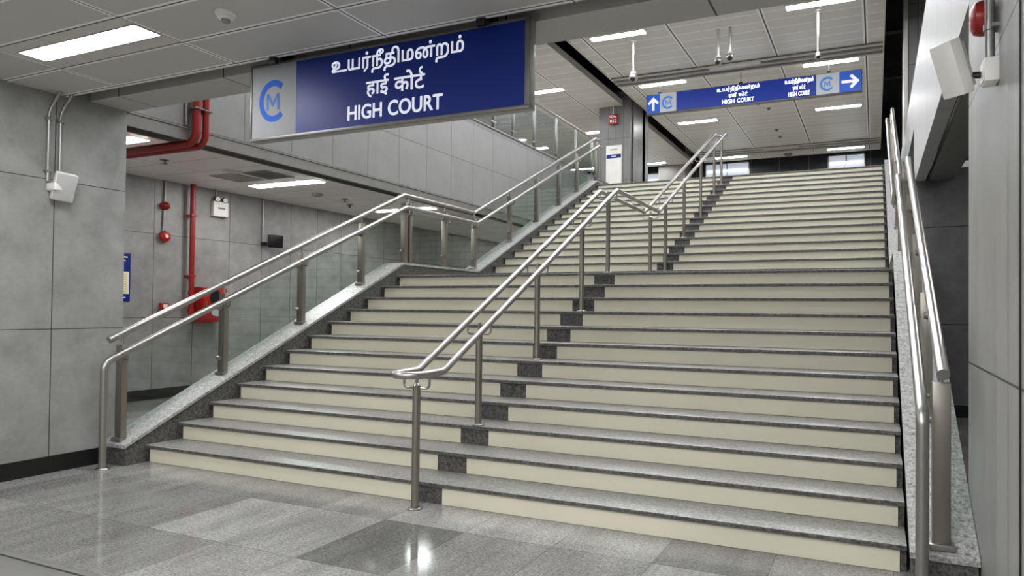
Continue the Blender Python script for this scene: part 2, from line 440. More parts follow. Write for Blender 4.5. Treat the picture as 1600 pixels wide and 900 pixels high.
def m_mb(cx, cz, y, w, h, t=0.17, th=0.003):       # the letter M of the emblem
    k = t * w
    P = [(-w/2, -h/2), (-w/2 + k*.2, h/2), (-w/2 + k*1.1, h/2), (0, -h*.02), (w/2 - k*1.1, h/2), (w/2 - k*.2, h/2), (w/2, -h/2), (w/2 - k, -h/2), (w/2 - k, h*.22), (k*.35, -h*.28), (-k*.35, -h*.28), (-w/2 + k, h*.22), (-w/2 + k, -h/2)]
    tri = [(0, 1, 11, 12), (1, 2, 11), (2, 3, 10, 11), (3, 9, 10), (3, 4, 8, 9), (4, 5, 8), (5, 6, 7, 8)]
    mb = MB(); mb.add([(cx + a, y, cz + b) for a, b in P], tri); return mb
def arrow_mb(cx, cz, y, s, right=False):
    P = [(-.09, -.5), (.09, -.5), (.09, .22), (.33, -.02), (.46, .11), (0, .57), (-.46, .11), (-.33, -.02), (-.09, .22)]
    F = [(0, 1, 2, 8), (2, 3, 4, 5), (2, 5, 8), (8, 5, 6, 7)]
    mb = MB()
    return mb.add([(cx + (b if right else a) * s, y, cz + (a if right else b) * s) for a, b in P], F)

# ---------------------------------------------------------------- dimensions
H, D, D2, H2 = 0.15, 0.30, 0.3162, 0.1521
W = 6.0235; NSTEP = 28
def ry(k): return (k - 1) * D if k <= 12 else 5.418 + (k - 13) * D2       # riser plane of step k
def tz(k): return k * H if k <= 12 else 1.8 + 0.15 + (k - 13) * H2        # top of step k
UPZ = tz(28)
CEIL_L, CEIL_U, CEIL_C = 3.09, 7.2, 3.228
def curb_z(y):
    if y < 3.40: return 0.28 + 0.5 * y
    if y < 5.256: return 1.98
    if y < 10.17: return 1.98 + 0.478 * (y - 5.256)
    return 4.33

# ---------------------------------------------------------------- setting
struct('floor', bx(-9, 9, -9, 6.2, -0.2, 0.0), 'floor')
struct('floor_upper', MB().box(-9, -0.34, 10.3, 26, 4.0, UPZ).box(-0.34, 9, 10.3, 26, 4.0, UPZ), 'floor_up')
struct('wall_back', bx(-9, 9, -9.2, -9, 0, 9.2), 'wall_l')
struct('wall_left', MB().box(-4.2, -0.31, -9, -0.04, 0, 3.105).box(-4.2, -0.31, -9, -0.346, 3.105, 4.9), 'wall_col')
struct('baseboard_left', bx(-0.31, -0.297, -9, -0.20, 0, 0.137), 'black')
struct('wall_corridor', bx(-4.1, -3.85, -0.04, 26, 0, 3.6), 'wall_cor')
struct('baseboard_corridor', bx(-3.85, -3.83, -0.04, 20, 0, 0.15), 'black')
struct('wall_fascia', bx(-0.36, -0.312, -0.02, 22, 3.10, 4.52), 'fascia')
struct('trim_1', MB().box(-0.345, -0.322, -0.03, 22, 2.985, 3.092), 'trim')
struct('trim_2', bx(-0.64, -0.295, -0.02, 22, 4.52, 4.55), 'trim')
struct('floor_gallery', MB().box(-9, -0.36, -0.34, 10.3, UPZ - 0.02, UPZ), 'floor')
struct('ceiling_corridor_void', bx(-9, -0.36, -0.34, 10.3, 3.9, UPZ - 0.02), 'void')
struct('ceiling_lower', bx(-0.31, 6.34, -9, -0.515, CEIL_L, CEIL_L + 0.10), 'ceil_low')
struct('trim_3', bx(-0.31, 6.34, -0.345, -0.018, 3.105, 5.0), 'soffit')
struct('ceiling_void', MB().box(-0.31, 6.34, -9, -0.34, 4.9, 5.0), 'void')
struct('ceiling_corridor', bx(-3.85, -1.37, -0.04, 20, CEIL_C, CEIL_C + 0.06), 'ceil_cor')
struct('trim_4', bx(-1.37, -1.34, -0.04, 20, 3.19, 3.232), 'trim')
struct('wall_corridor_end', bx(-4.1, -0.3, 20, 20.2, 0, 4.1), 'wall_l')
struct('floor_corridor', bx(-4.1, -0.33, 6.2, 20.2, -0.2, 0), 'floor_up')
# upper hall: two ceiling fields with a black slot between them
struct('ceiling_upper', bx(-0.30, 6.04, -0.34, 21.84, CEIL_U, CEIL_U + 0.08), 'ceil_up')
struct('ceiling_upper_left', bx(-9, -0.76, -0.34, 21.84, CEIL_U, CEIL_U + 0.08), 'ceil_up')
struct('trim_5', MB().box(-0.30, -0.27, -0.34, 21.84, CEIL_U - 0.02, CEIL_U + 0.14).box(6.01, 6.04, -0.34, 21.84, CEIL_U - 0.02, CEIL_U + 0.14).box(-0.79, -0.76, -0.34, 21.84, CEIL_U - 0.02, CEIL_U + 0.14).box(-0.3, 6.04, 21.80, 21.86, CEIL_U - 0.02, CEIL_U + 0.3), 'ltrim')
struct('ceiling_slab', bx(-9, 9, -0.34, 26, 9.0, 9.2), 'void')
struct('trim_6', MB().box(6.1, 9, 3, 3.25, 8.3, 8.6).box(6.1, 9, 6, 6.2, 8.3, 8.6).box(6.1, 9, 8.5, 8.7, 8.3, 8.6).box(6.1, 9, 11, 11.2, 8.3, 8.6).box(6.1, 9, 14, 14.2, 8.3, 8.6).box(6.1, 9, 17.5, 17.7, 8.3, 8.6), 'beam')
struct('wall_far', bx(-9, 9, 23, 23.2, UPZ, 9.0), 'farw')
struct('wall_upper_left', bx(-9.2, -9, -0.34, 26, 4, 9.2), 'wall_l')
struct('wall_upper_right', bx(9, 9.2, -9, 26, 0, 9.2), 'void')
struct('wall_upper_near', bx(-9, 9, -0.5, -0.35, 5.0, 9.2), 'wall_l')
# right side
struct('wall_right', bx(6.34, 9, -1.12, 0.28, 0, 3.6), 'right')
struct('trim_10', bx(6.337, 6.35, -1.135, -1.118, 0, 3.6), 'black')
struct('wall_right_near', bx(6.343, 9, -9, -1.127, 0, 3.6), 'right')
struct('wall_right_upper', bx(6.36, 6.488, 0.28, 6.35, 3.15, 4.66), 'right_up')
struct('wall_right_upper_far', bx(6.36, 6.488, 6.35, 22, UPZ - 0.3, 4.66), 'right_up')
struct('trim_7', bx(6.36, 6.375, 0.28, 22, 4.66, 4.70), 'trim')
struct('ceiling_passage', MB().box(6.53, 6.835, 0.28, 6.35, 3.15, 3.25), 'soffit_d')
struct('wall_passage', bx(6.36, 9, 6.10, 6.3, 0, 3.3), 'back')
struct('ceiling_passage_void', bx(6.50, 9, 0.28, 6.35, 3.6, 3.7), 'void')
struct('baseboard_passage', bx(6.36, 9, 6.08, 6.10, 0, 0.16), 'black')
# columns of the upper hall
struct('wall_column', MB().box(-1.49, -0.52, 13.85, 14.75, UPZ, 7.6).box(-0.50, -0.47, 14.0, 15.0, UPZ, 7.6).box(-1.40, -0.47, 14.77, 15.3, UPZ, 7.6), 'up_col')
struct('trim_8', MB().cyl((-0.505, 14.76, UPZ), (-0.505, 14.76, 7.5), 0.03), 'alu_d')
struct('wall_column_right', bx(6.455, 7.4, 10.6, 11.6, 4.2, 9.0), 'up_col')
struct('trim_9', bx(6.39, 6.455, 10.58, 11.6, 4.2, 9.0), 'ltrim')
struct('wall_column_far', bx(-2.2, -1.1, 21.9, 22.9, UPZ, 8.5), 'farg')
struct('floor_threshold', bx(-0.3, 6.34, -9, -1.74, 0, 0.002), 'floor')

# steel shutter track set in the floor
t = thing('shutter_track', (3, -1.8, 0), 'grey metal shutter track set across the floor in front', 'floor track')
build('track_rail', MB().box(-0.29, 6.33, -1.775, -1.735, 0, 0.008, 0.002), 'alu', t)
build('track_rail', MB().box(-0.29, 6.33, -1.95, -1.79, 0, 0.008, 0.002), 'alu', t)
build('groove', MB().box(-0.29, 6.33, -1.79, -1.775, 0, 0.004), 'blk', t)

# ---------------------------------------------------------------- staircase
st = thing('staircase', (W / 2, 5, 0), 'wide granite staircase with cream risers in two flights up to the concourse', 'stairs')
core = [(0.0, -0.001)]
for k in range(1, NSTEP + 1):
    core += [(ry(k) + 0.012, tz(k) - H - 0.0 if k > 1 else 0.0), (ry(k) + 0.012, tz(k) - 0.03)]
core += [(10.3, UPZ - 0.03), (10.3, 3.6), (6.0, 1.4), (3.4, 1.4), (0.6, 0.0)]
core = [p for i, p in enumerate(core) if i > 0]
# stepped body as side-by-side slabs, dark granite
body = MB()
for k in range(1, NSTEP + 1):
    y1 = ry(k + 1) + 0.012 if k < NSTEP else 10.32
    body.box(0.0, W, ry(k) + 0.012, y1, max(0, tz(k) - 0.55), tz(k) - 0.03)
build('riser_base', body, 'nose', st)
for k in range(1, NSTEP + 1):
    y0 = ry(k) - 0.0234; y1 = (ry(k + 1) + 0.012) if k < NSTEP else 10.32; z = tz(k); r = 0.008
    z0 = tz(k - 1) if k > 1 else 0.0
    poly = [(y0, z - 0.03 + r), (y0, z - r), (y0 + r * 0.3, z - r * 0.3), (y0 + r, z), (y1, z), (y1, z - 0.03), (y0 + r, z - 0.03)]
    tr = MB().prism(poly, 'x', 0.0, W, 0)
    for i, f in enumerate(tr.f):
        ys = [tr.v[q].y for q in f]
        if max(ys) < y0 + r * 0.9 + 1e-6: tr.mi[i] = 1  # nosing front: rough finish and shade put into a darker colour
    build('tread', tr, ['tread', 'nose'], st)
    for xa, xb in ((0.033, 2.84), (3.098, W - 0.033)):
        build('riser_panel', bx(xa, xb, ry(k), ry(k) + 0.012, z0 + 0.002, z - 0.03), 'cream', st)
    build('riser_block', bx(2.84, 3.098, ry(k) + 0.003, ry(k) + 0.012, z0, z - 0.03), 'nose', st)
for xa, xb, ca, cb in ((-0.298, 0.0, -0.306, 0.012), (W + 0.016, 6.33, W + 0.006, 6.337)):
    top = [(-0.205, curb_z(-0.205)), (3.40, 1.98), (5.256, 1.98), (10.17, 4.33), (10.75, 4.33)]
    body = [(y, z - 0.028) for y, z in top]
    build('curb_wall', MB().prism([(-0.19, 0.0)] + [(-0.19, top[0][1] - 0.025)] + body[1:] + [(10.75, UPZ - 0.2), (10.3, 3.4), (6.0, 1.2), (3.4, 0.6), (2.2, 0.0)], 'x', xa, xb), 'nose', st, smooth=0)
    low = [(y, z - 0.028) for y, z in top][::-1]
    build('curb_coping', MB().prism(top + low, 'x', ca, cb), 'cap', st, smooth=0)

# ---------------------------------------------------------------- balustrades with glass
def balustrade(label, sgn, xo, posts):
    # sgn +1: stairs lie towards +x (left balustrade); -1 for the mirrored one
    X = lambda d: xo + sgn * d
    root = thing('glass_balustrade', (xo, -0.2, 0), label, 'balustrade', None)
    up = [(X(0), -0.25, 1.068), (X(0), 3.582, 2.932), (X(0), 5.348, 2.931), (X(0), 10.42, 5.375), (X(0), 10.62, 5.375)]
    h = build('upper_handrail', MB().tube(fillet(up, [0.06, 0.06, 0.1], 5), 0.0305, 20), 'steel_p', root)
    lo = [(X(0.095), -0.34, 0.0), (X(0.095), -0.34, 0.885), (X(0.095), 3.528, 2.752), (X(0.095), 5.288, 2.747), (X(0.095), 10.38, 5.175), (X(0.095), 10.60, 5.175)]
    h = build('lower_handrail', MB().tube(fillet(lo, [0.10, 0.05, 0.05, 0.1], 7), 0.0295, 20), 'steel_p', root)
    build('floor_flange', MB().lathe((X(0.095), -0.34, 0.0), (0, 0, 1), [(0.05, 0), (0.05, 0.006), (0.045, 0.011), (0.024, 0.012)], 24), 'steel_p', h)
    def upz(y): return 1.068 + (y + 0.25) * 0.4864 if y < 3.582 else (2.931 if y < 5.348 else 2.931 + (y - 5.348) * 0.4818)
    def loz(y): return 0.885 + (y + 0.34) * 0.4827 if y < 3.528 else (2.747 if y < 5.288 else 2.747 + (y - 5.288) * 0.4768)
    for y in posts:
        zb = curb_z(y); zt = upz(y) - 0.10
        p = build('post', MB().box(xo - 0.042, xo + 0.042, y - 0.026, y + 0.026, zb, zt, 0.004), 'post', root)
        build('base_plate', MB().box(xo - 0.06, xo + 0.06, y - 0.045, y + 0.045, zb - 0.012, zb + 0.016, 0.003), 'steel_p', p)
        build('stem', MB().cyl((xo, y, zt), (xo, y, upz(y) - 0.02), 0.011), 'steel_p', p)
        zl = loz(y)
        build('rail_bracket', MB().tube(fillet([(X(0.04), y, zl - 0.085), (X(0.095), y, zl - 0.085), (X(0.095), y, zl - 0.02)], 0.03, 5), 0.008, 10), 'steel_p', p)
        for s2 in (-1, 1):
            if (s2 < 0 and y == posts[0]) or (s2 > 0 and y == posts[-1]): continue      # no pane beyond the end posts
            for zc in (zb + 0.18, zt - 0.12):
                yy = y + s2 * 0.048
                zz = zc + s2 * 0.024 * (0 if 3.4 < y < 5.3 else 1)
                build('glass_clamp', MB().cyl((xo - 0.022, yy, zz), (xo + 0.022, yy, zz), 0.019, 14).box(xo - 0.012, xo + 0.012, min(yy, y), max(yy, y), zz - 0.01, zz + 0.01), 'steel_p', p)
    for a, b in zip(posts[:-1], posts[1:]):
        ya, yb = a + 0.035, b - 0.035
        def top(y): return loz(y) - 0.03
        pts = [ya, yb] if not (ya < 3.40 < yb or ya < 5.256 < yb) else [ya, 3.40 if ya < 3.4 else 5.256, yb]
        poly = [(y, curb_z(y) + 0.035) for y in pts] + [(y, top(y)) for y in reversed([ya, yb])]
        build('glass_panel', MB().prism(poly, 'x', xo - 0.006, xo + 0.006), 'glass', root, smooth=0)
    return root
PY = [-0.14, 0.836, 1.815, 2.771, 3.60, 3.70, 4.543, 5.35, 6.494, 7.512, 8.491, 9.379, 10.45]
balustrade('steel and glass balustrade along the left side of the stairs', 1, -0.15, PY)
balustrade('steel and glass balustrade along the right side of the stairs', -1, 6.172, PY)

# ---------------------------------------------------------------- twin handrail in the middle of the stairs
def mz(y): return 0.928 + y * (2.765 - 0.928) / 3.36 if y < 3.36 else (2.765 - (y - 3.36) * 0.0122 if y < 5.0 else 2.745 + (y - 5.0) * 0.497)
root = thing('twin_handrail', (2.985, -0.155, 0), 'twin stainless handrail on single posts up the middle of the stairs', 'handrail')
xl, xr, xc = 2.882, 3.094, 2.988
R = (xr - xl) / 2
side = lambda x, rev: [(x, y, mz(y)) for y in ([0.0, 3.36, 5.0, 9.42][::-1] if rev else [0.0, 3.36, 5.0, 9.42])]
path = fillet([(xr, -0.22, 0.922)] + side(xr, False) + [(xr, 9.52, mz(9.42))], [0.10, 0.03, 0.03, 0.08], 5)
path += [(xc + R * math.cos(a), 9.52 + R * math.sin(a), mz(9.42)) for a in [pi * i / 12 for i in range(1, 12)]]
path += fillet([(xl, 9.52, mz(9.42))] + side(xl, True) + [(xl, -0.22, 0.922)], [0.08, 0.03, 0.03, 0.10], 5)
path += [(xc - R * math.cos(a), -0.22 - R * math.sin(a), 0.922) for a in [pi * i / 12 for i in range(1, 12)]]
build('handrail', MB().tube(path, 0.0255, 18, closed=True), 'steel_p', root)
def step_z(y):
    z = 0.0
    for k in range(1, NSTEP + 1):
        if y >= ry(k) - 0.0234: z = tz(k)
    return z
for y in (-0.155, 0.62, 1.60, 2.61, 3.36, 4.955, 5.68, 6.72, 7.84, 8.91, 9.56):
    zb = step_z(y); zr = mz(min(y, 9.42)) if y > 0 else 0.922; zt = zr - 0.085
    p = build('post', MB().cyl((xc, y, zb), (xc, y, zt), 0.0265, 20), 'post', root)
    build('floor_flange', MB().lathe((xc, y, zb), (0, 0, 1), [(0.05, 0), (0.05, 0.008), (0.044, 0.014), (0.027, 0.015)], 24), 'steel_p', p)
    build('stem', MB().lathe((xc, y, zt), (0, 0, 1), [(0.0265, 0), (0.018, 0.012), (0.011, 0.02), (0.011, 0.075)], 16), 'steel_p', p)
    for x in (xl, xr):
        s2 = 1 if x > xc else -1
        build('rail_bracket', MB().tube(fillet([(xc + s2 * 0.02, y, zt - 0.015), (x, y, zt - 0.015), (x, y, zr - 0.02)], 0.03, 5), 0.008, 10), 'steel_p', p)

# ---------------------------------------------------------------- glass railing on the gallery edge
root = thing('gallery_railing', (-0.45, 8, 4.55), 'glass railing on the gallery edge above the light grey wall', 'railing')
build('handrail', MB().tube([(-0.45, 3.2, 5.53), (-0.45, 11.1, 5.53)], 0.026, 16), 'steel_p', root)
gy = [3.4, 4.4, 5.4, 6.4, 7.1, 7.95, 8.95, 9.95, 10.9]
for y in gy:
    p = build('post', MB().box(-0.475, -0.425, y - 0.02, y + 0.02, 4.55, 5.46, 0.003), 'steel_p', root)
    build('stem', MB().cyl((-0.45, y, 5.46), (-0.45, y, 5.51), 0.01), 'steel_p', p)
    for s2 in (-1, 1):
        build('glass_clamp', MB().cyl((-0.48, y + s2 * 0.04, 4.72), (-0.42, y + s2 * 0.04, 4.72), 0.02, 12), 'steel_p', p)
for a, b in zip(gy[:-1], gy[1:]):
    build('glass_panel', MB().box(-0.456, -0.444, a + 0.03, b - 0.03, 4.56, 5.42), 'glass', root, smooth=0)

# ---------------------------------------------------------------- light fittings
def light(name, x0, x1, y0, y1, z, mat, label, group, rim=0.03, drop=0.006):
    t = thing(name, ((x0 + x1) / 2, (y0 + y1) / 2, z), label, 'ceiling light', group)
    fr = MB()
    for a in ((x0 - rim, x1 + rim, y0 - rim, y0), (x0 - rim, x1 + rim, y1, y1 + rim), (x0 - rim, x0, y0, y1), (x1, x1 + rim, y0, y1)):
        fr.box(*a, z - drop, z + 0.004)
    if name == 'panel_ceiling_light' and mat == 'low':
        build('housing', MB().box(x0 - 0.085, x1 + 0.02, y0 - 0.095, y1 + 0.125, z - 0.002, z + 0.003), 'ltrim', t, smooth=0)
    build('frame', fr, 'alu' if mat == 'low' else 'ltrim', t, smooth=0)
    build('diffuser', MB().box(x0, x1, y0 + (0 if mat == 'low' else 0.015), y1 - (0 if mat == 'low' else 0.015), z - (drop * 0.6 if mat == 'low' else drop + 0.004), z + 0.004), mat, t, smooth=0)
    return t
G1 = 'linear lights in the upper strip ceiling'
Ys = [0.7, 2.8, 4.4, 6.0, 7.6, 9.27, 12.5, 16.2, 21.3]  # near rows are unseen, several added to brighten the stair risers
names = {(0, 9.27): 'white linear ceiling light nearest the big blue sign, left row of upper ceiling', (0, 12.5): 'white linear ceiling light just above the left end of the arrow sign',
         (0, 16.2): 'white linear ceiling light below the left half of the arrow sign', (0, 21.3): 'white linear ceiling light far back behind the top of the twin handrail',
         (1, 9.27): 'white linear ceiling light cut by the top of the picture', (1, 12.5): 'white linear ceiling light just above the right end of the arrow sign',
         (1, 16.2): 'white linear ceiling light below the right end of the arrow sign', (1, 21.3): 'white linear ceiling light farthest back on the right, over the lit window',
         (2, 12.5): 'white linear ceiling light left of the black slot, beside the big blue sign', (2, 16.2): 'white linear ceiling light seen over the gallery railing beside the grey column',
         (2, 21.3): 'white linear ceiling light far back just right of the grey column'}
for j, x0 in enumerate((0.22, 4.29, -2.95)):
    for y in Ys:
        if j == 2 and y in (0.7, 4.4, 7.6): continue
        if j == 2 and y == 12.5: yc = 11.95
        else: yc = y
        nm = names.get((j, y), 'unseen white linear ceiling light above the lower flight, in rows partly added to brighten it')
        light('linear_ceiling_light', x0, x0 + 1.2, yc - 0.1, yc + 0.1, CEIL_U, 'up', nm, G1, 0.02, 0.012)
for y in (0.7, 2.8, 4.4, 6.0, 7.6):  # unseen middle column of lights, added to brighten the risers
    light('linear_ceiling_light', 2.25, 3.45, y - 0.1, y + 0.1, CEIL_U, 'up', 'unseen white linear ceiling light above the lower flight, in rows partly added to brighten it', G1, 0.02, 0.012)
for y in (6.5, 12.0, 17.5):
    light('linear_ceiling_light', -6.2, -5.0, y - 0.1, y + 0.1, CEIL_U, 'up', 'white linear ceiling light over the left gallery beyond the glass railing', G1, 0.02, 0.012)
G2 = 'recessed panel lights in the lower ceiling'
for i, x0 in enumerate((0.47, 3.10, 4.41)):
    for j, y in enumerate((-1.165, -2.365, -3.565, -4.765, -5.965, -7.165)):  # unseen panels repeat the visible one; extra rows added to brighten the risers
        if (j == 0 and i > 0) or (j == 1 and i < 2): continue
        light('panel_ceiling_light', x0, x0 + 1.2, y - 0.082, y + 0.082, CEIL_L, 'low',
              'recessed white panel light in the lower ceiling at top left of the picture' if i == j == 0 else 'unseen recessed panel light in the lower ceiling, in rows partly added to brighten the risers', G2, 0.012, 0.004)
G3 = 'panel lights in the corridor ceiling'
for y, nm in ((0.95, 'corridor ceiling panel light glimpsed above the red pipes'), (3.56, 'corridor ceiling panel light in the middle of the left opening'), (6.3, 'corridor ceiling panel light seen just over the landing handrail'), (12.5, 'corridor ceiling panel light hidden far down the corridor')):
    light('panel_ceiling_light', -3.0 if y > 2 else -2.9, -1.66, y - 0.11, y + 0.11, CEIL_C, 'cor', nm, G3, 0.012, 0.006)

light('panel_ceiling_light', 7.2, 8.4, 2.9, 3.1, 3.6, 'cor', 'unseen panel light added behind the right pillar to brighten the passage', 'panel light in the side passage', 0.012, 0.006)  # unseen lamp added to lift the dark passage wall

# ---------------------------------------------------------------- hanging sign over the foot of the stairs
TAM = '\u0b89\u0baf\u0bb0\u0bcd\u0ba8\u0bc0\u0ba4\u0bbf\u0bae\u0ba9\u0bcd\u0bb1\u0bae\u0bcd'
HIN = '\u0939\u093e\u0908 \u0915\u094b\u091f'
def reph(polys):       # the hook of the reph over the last letter
    x1 = max(v.x for p in polys for v in p); cx, cy, r0, r1 = x1 - 0.13, 0.80, 0.095, 0.16; n = 14
    A = [math.radians(-80 - 190 * i / n) for i in range(n + 1)]
    p = [Vector((cx + math.cos(a) * r1, cy + math.sin(a) * r1, 0)) for a in A] + [Vector((cx + math.cos(a) * r0, cy + math.sin(a) * r0, 0)) for a in reversed(A)]
    return [p if (area(p) < 0) == (area(max(polys, key=lambda q: abs(area(q)))) < 0) else p[::-1]]
H1, H2W = HIN.split(' ')
sg = thing('hanging_sign', (2.87, -0.42, 2.545), 'large blue station name sign hanging over the foot of the stairs', 'sign')
build('case', MB().box(1.73, 4.0, -0.452, -0.385, 2.545, 3.085, 0.004), 'alu', sg)
fr = MB()
for a in ((1.73, 4.0, 2.545, 2.567), (1.73, 4.0, 3.07, 3.09), (1.73, 1.748, 2.56, 3.08), (3.968, 4.0, 2.56, 3.08)):
    fr.box(a[0], a[1], -0.464, -0.45, a[2], a[3], 0.002)
build('frame', fr, 'alu_d', sg)
build('silver_panel', MB().box(1.748, 2.167, -0.459, -0.45, 2.565, 3.072), 'signgrey', sg, smooth=0)
build('blue_panel', MB().box(2.167, 3.97, -0.459, -0.45, 2.565, 3.072), 'blue', sg, smooth=0)
yt = -0.4605
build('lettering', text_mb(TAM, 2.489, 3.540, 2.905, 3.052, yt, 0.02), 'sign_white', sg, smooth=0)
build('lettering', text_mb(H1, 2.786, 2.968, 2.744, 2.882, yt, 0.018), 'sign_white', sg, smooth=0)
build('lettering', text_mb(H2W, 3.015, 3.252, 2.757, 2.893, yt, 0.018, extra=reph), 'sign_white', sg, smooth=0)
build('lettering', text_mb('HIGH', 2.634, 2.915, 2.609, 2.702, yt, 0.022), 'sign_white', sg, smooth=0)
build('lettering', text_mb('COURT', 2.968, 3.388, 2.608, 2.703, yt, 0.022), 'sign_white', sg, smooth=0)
build('emblem_ring', ring_mb(1.955, 2.818, yt, 0.105, 0.148, math.radians(48), math.radians(312), sx=0.92), 'logo', sg, smooth=0)
build('emblem_letter', m_mb(1.952, 2.812, yt, 0.125, 0.118), 'logo_pale', sg, smooth=0)
for x in (2.03, 3.71):
    build('hanger', MB().box(x - 0.03, x + 0.03, -0.535, -0.385, 3.083, 3.089, 0.002).box(x - 0.03, x + 0.03, -0.545, -0.515, 3.045, 3.089, 0.003).box(x - 0.03, x + 0.03, -0.452, -0.385, 3.085, 3.16, 0.004).cyl((x, -0.42, 3.16), (x, -0.42, 4.92), 0.012), 'blk', sg)

# arrow sign under the upper ceiling
YS = 12.4
zb, zt, xa, xb = 6.40, 6.92, 0.43, 5.585
sg = thing('direction_sign', (3, YS, zb), 'long blue arrow sign hanging from the upper strip ceiling', 'sign')
build('case', MB().box(xa, xb, YS, YS + 0.12, zb, zt, 0.005), 'alu_d', sg)
def xs(u): return xa + (u - 1010) / (1347 - 1010) * (xb - xa)
yf = YS - 0.012
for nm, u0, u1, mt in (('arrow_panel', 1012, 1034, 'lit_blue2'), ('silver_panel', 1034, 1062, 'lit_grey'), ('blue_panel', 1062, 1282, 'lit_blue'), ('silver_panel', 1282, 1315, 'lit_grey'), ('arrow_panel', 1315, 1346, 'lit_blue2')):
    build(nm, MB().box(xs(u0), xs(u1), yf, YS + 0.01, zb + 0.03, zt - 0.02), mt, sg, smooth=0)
yt = yf - 0.002; zm = (zb + zt) / 2
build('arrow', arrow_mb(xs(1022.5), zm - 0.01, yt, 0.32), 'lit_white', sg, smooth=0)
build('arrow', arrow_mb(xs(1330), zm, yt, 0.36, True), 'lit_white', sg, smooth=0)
for u in (1048, 1298):
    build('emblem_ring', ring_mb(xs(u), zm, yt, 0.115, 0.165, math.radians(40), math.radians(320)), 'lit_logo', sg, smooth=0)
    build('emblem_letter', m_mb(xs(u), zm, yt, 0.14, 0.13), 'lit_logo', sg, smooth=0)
for a, b in ((1130, 1197), (1236, 1278)):
    c = (a + b) / 2; hw = (b - a) / 2
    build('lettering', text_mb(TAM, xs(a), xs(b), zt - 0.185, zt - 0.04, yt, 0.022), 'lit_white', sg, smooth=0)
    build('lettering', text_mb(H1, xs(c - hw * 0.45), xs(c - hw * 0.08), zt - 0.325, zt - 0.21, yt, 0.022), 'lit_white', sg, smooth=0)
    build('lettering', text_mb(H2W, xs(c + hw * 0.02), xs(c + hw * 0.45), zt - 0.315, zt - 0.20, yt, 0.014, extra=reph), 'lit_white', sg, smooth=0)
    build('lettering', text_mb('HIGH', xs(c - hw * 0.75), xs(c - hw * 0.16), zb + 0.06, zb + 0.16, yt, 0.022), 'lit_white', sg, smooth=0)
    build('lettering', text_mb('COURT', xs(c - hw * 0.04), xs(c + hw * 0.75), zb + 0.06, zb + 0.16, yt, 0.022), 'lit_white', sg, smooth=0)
for u in (1032, 1167, 1300):
    build('hanger', MB().cyl((xs(u), YS + 0.06, zt), (xs(u), YS + 0.06, CEIL_U), 0.009).box(xs(u) - 0.04, xs(u) + 0.04, YS + 0.03, YS + 0.09, zt, zt + 0.05, 0.004), 'blk', sg)

# ---------------------------------------------------------------- upper ceiling fittings
for y0, y1, nm in ((11.66, 12.2, 'grey ribbed metal channel across the ceiling in front of the arrow sign'), (20.15, 20.87, 'grey ribbed metal channel across the far end of the ceiling')):
    t = thing('ceiling_channel', (3, y0, CEIL_U), nm, 'ceiling channel', 'metal channels across the upper ceiling')
    hh = 0.03
    build('channel', MB().box(-0.27, 6.01, y0, y1, CEIL_U - hh, CEIL_U + 0.002), 'alu_d', t, smooth=0)
    for f, wd in ((0.03, 0.014), (0.47, 0.012), (0.56, 0.03), (0.97, 0.014)):
        yy = y0 + (y1 - y0) * f
        build('rib', MB().box(-0.27, 6.01, yy - wd, yy + wd, CEIL_U - hh - 0.035, CEIL_U - hh), 'grill' if wd > 0.02 else 'ltrim', t, smooth=0)
    build('cover_plate', MB().box(2.2, 3.4, y0 + 0.06, y0 + 0.22, CEIL_U - hh - 0.03, CEIL_U - hh), 'ltrim', t, smooth=0)
def cctv(x, y, zl, r, look, label):
    t = thing('ceiling_camera', (x, y, zl), label, 'camera', 'cameras on rods under the upper ceiling')
    build('rod', MB().cyl((x, y, zl + r * 0.7), (x, y, CEIL_U), 0.028, 14), 'steel', t)
    build('ceiling_flange', MB().lathe((x, y, CEIL_U), (0, 0, -1), [(0.07, 0), (0.07, 0.015), (0.03, 0.03)], 18), 'whitep', t)
    build('housing', MB().sphere((x, y, zl), r), 'alu', t)
    build('collar', MB().lathe((x, y, zl + r * 0.8), (0, 0, 1), [(r * 0.75, 0), (r * 0.6, r * 0.4), (0.03, r * 0.5)], 20), 'whitep', t)
    build('lens_dome', MB().sphere((x + look[0] * r * 0.3, y - r * 0.42, zl - r * 0.3), r * 0.66), 'blk', t)
cctv(1.04, 9.67, 6.40, 0.10, (0, -1), 'white dome camera on a rod under the nearest left light')
cctv(2.89, 9.66, 6.50, 0.085, (-0.2, -1), 'left one of the two ceiling cameras hung side by side')
cctv(3.13, 9.65, 6.55, 0.085, (0.2, -1), 'right one of the two ceiling cameras hung side by side')
cctv(4.84, 9.58, 6.30, 0.06, (0.3, -1), 'slim ceiling camera on a rod at right of the upper ceiling')
def sprinkler(x, y, z, label, s=1.0, grp='sprinkler heads'):
    o = build('sprinkler_head', MB().lathe((x, y, z), (0, 0, -1), [(0.045 * s, -0.002), (0.045 * s, 0.006), (0.014 * s, 0.01), (0.012 * s, 0.04), (0.03 * s, 0.043), (0.03 * s, 0.048), (0.006 * s, 0.05)], 16), 'alu_d')
    return tag(o, label, 'sprinkler', grp)
sprinkler(2.84, 15.0, CEIL_U, 'small sprinkler in the upper ceiling under the arrow sign, nearer one', 1.6)
sprinkler(3.05, 15.6, CEIL_U, 'small sprinkler in the upper ceiling under the arrow sign, farther one', 1.6)
sprinkler(2.95, 18.0, CEIL_U, 'small sprinkler near the far channel of the upper ceiling', 1.6)
sprinkler(2.95, 18.9, CEIL_U, 'small sprinkler just before the far channel of the upper ceiling', 1.6)
o = build('ceiling_sensor', MB().lathe((2.9, 21.5, CEIL_U), (0, 0, -1), [(0.16, -0.002), (0.16, 0.03), (0.11, 0.07), (0.05, 0.1), (0.02, 0.11)], 20), 'alu_d')
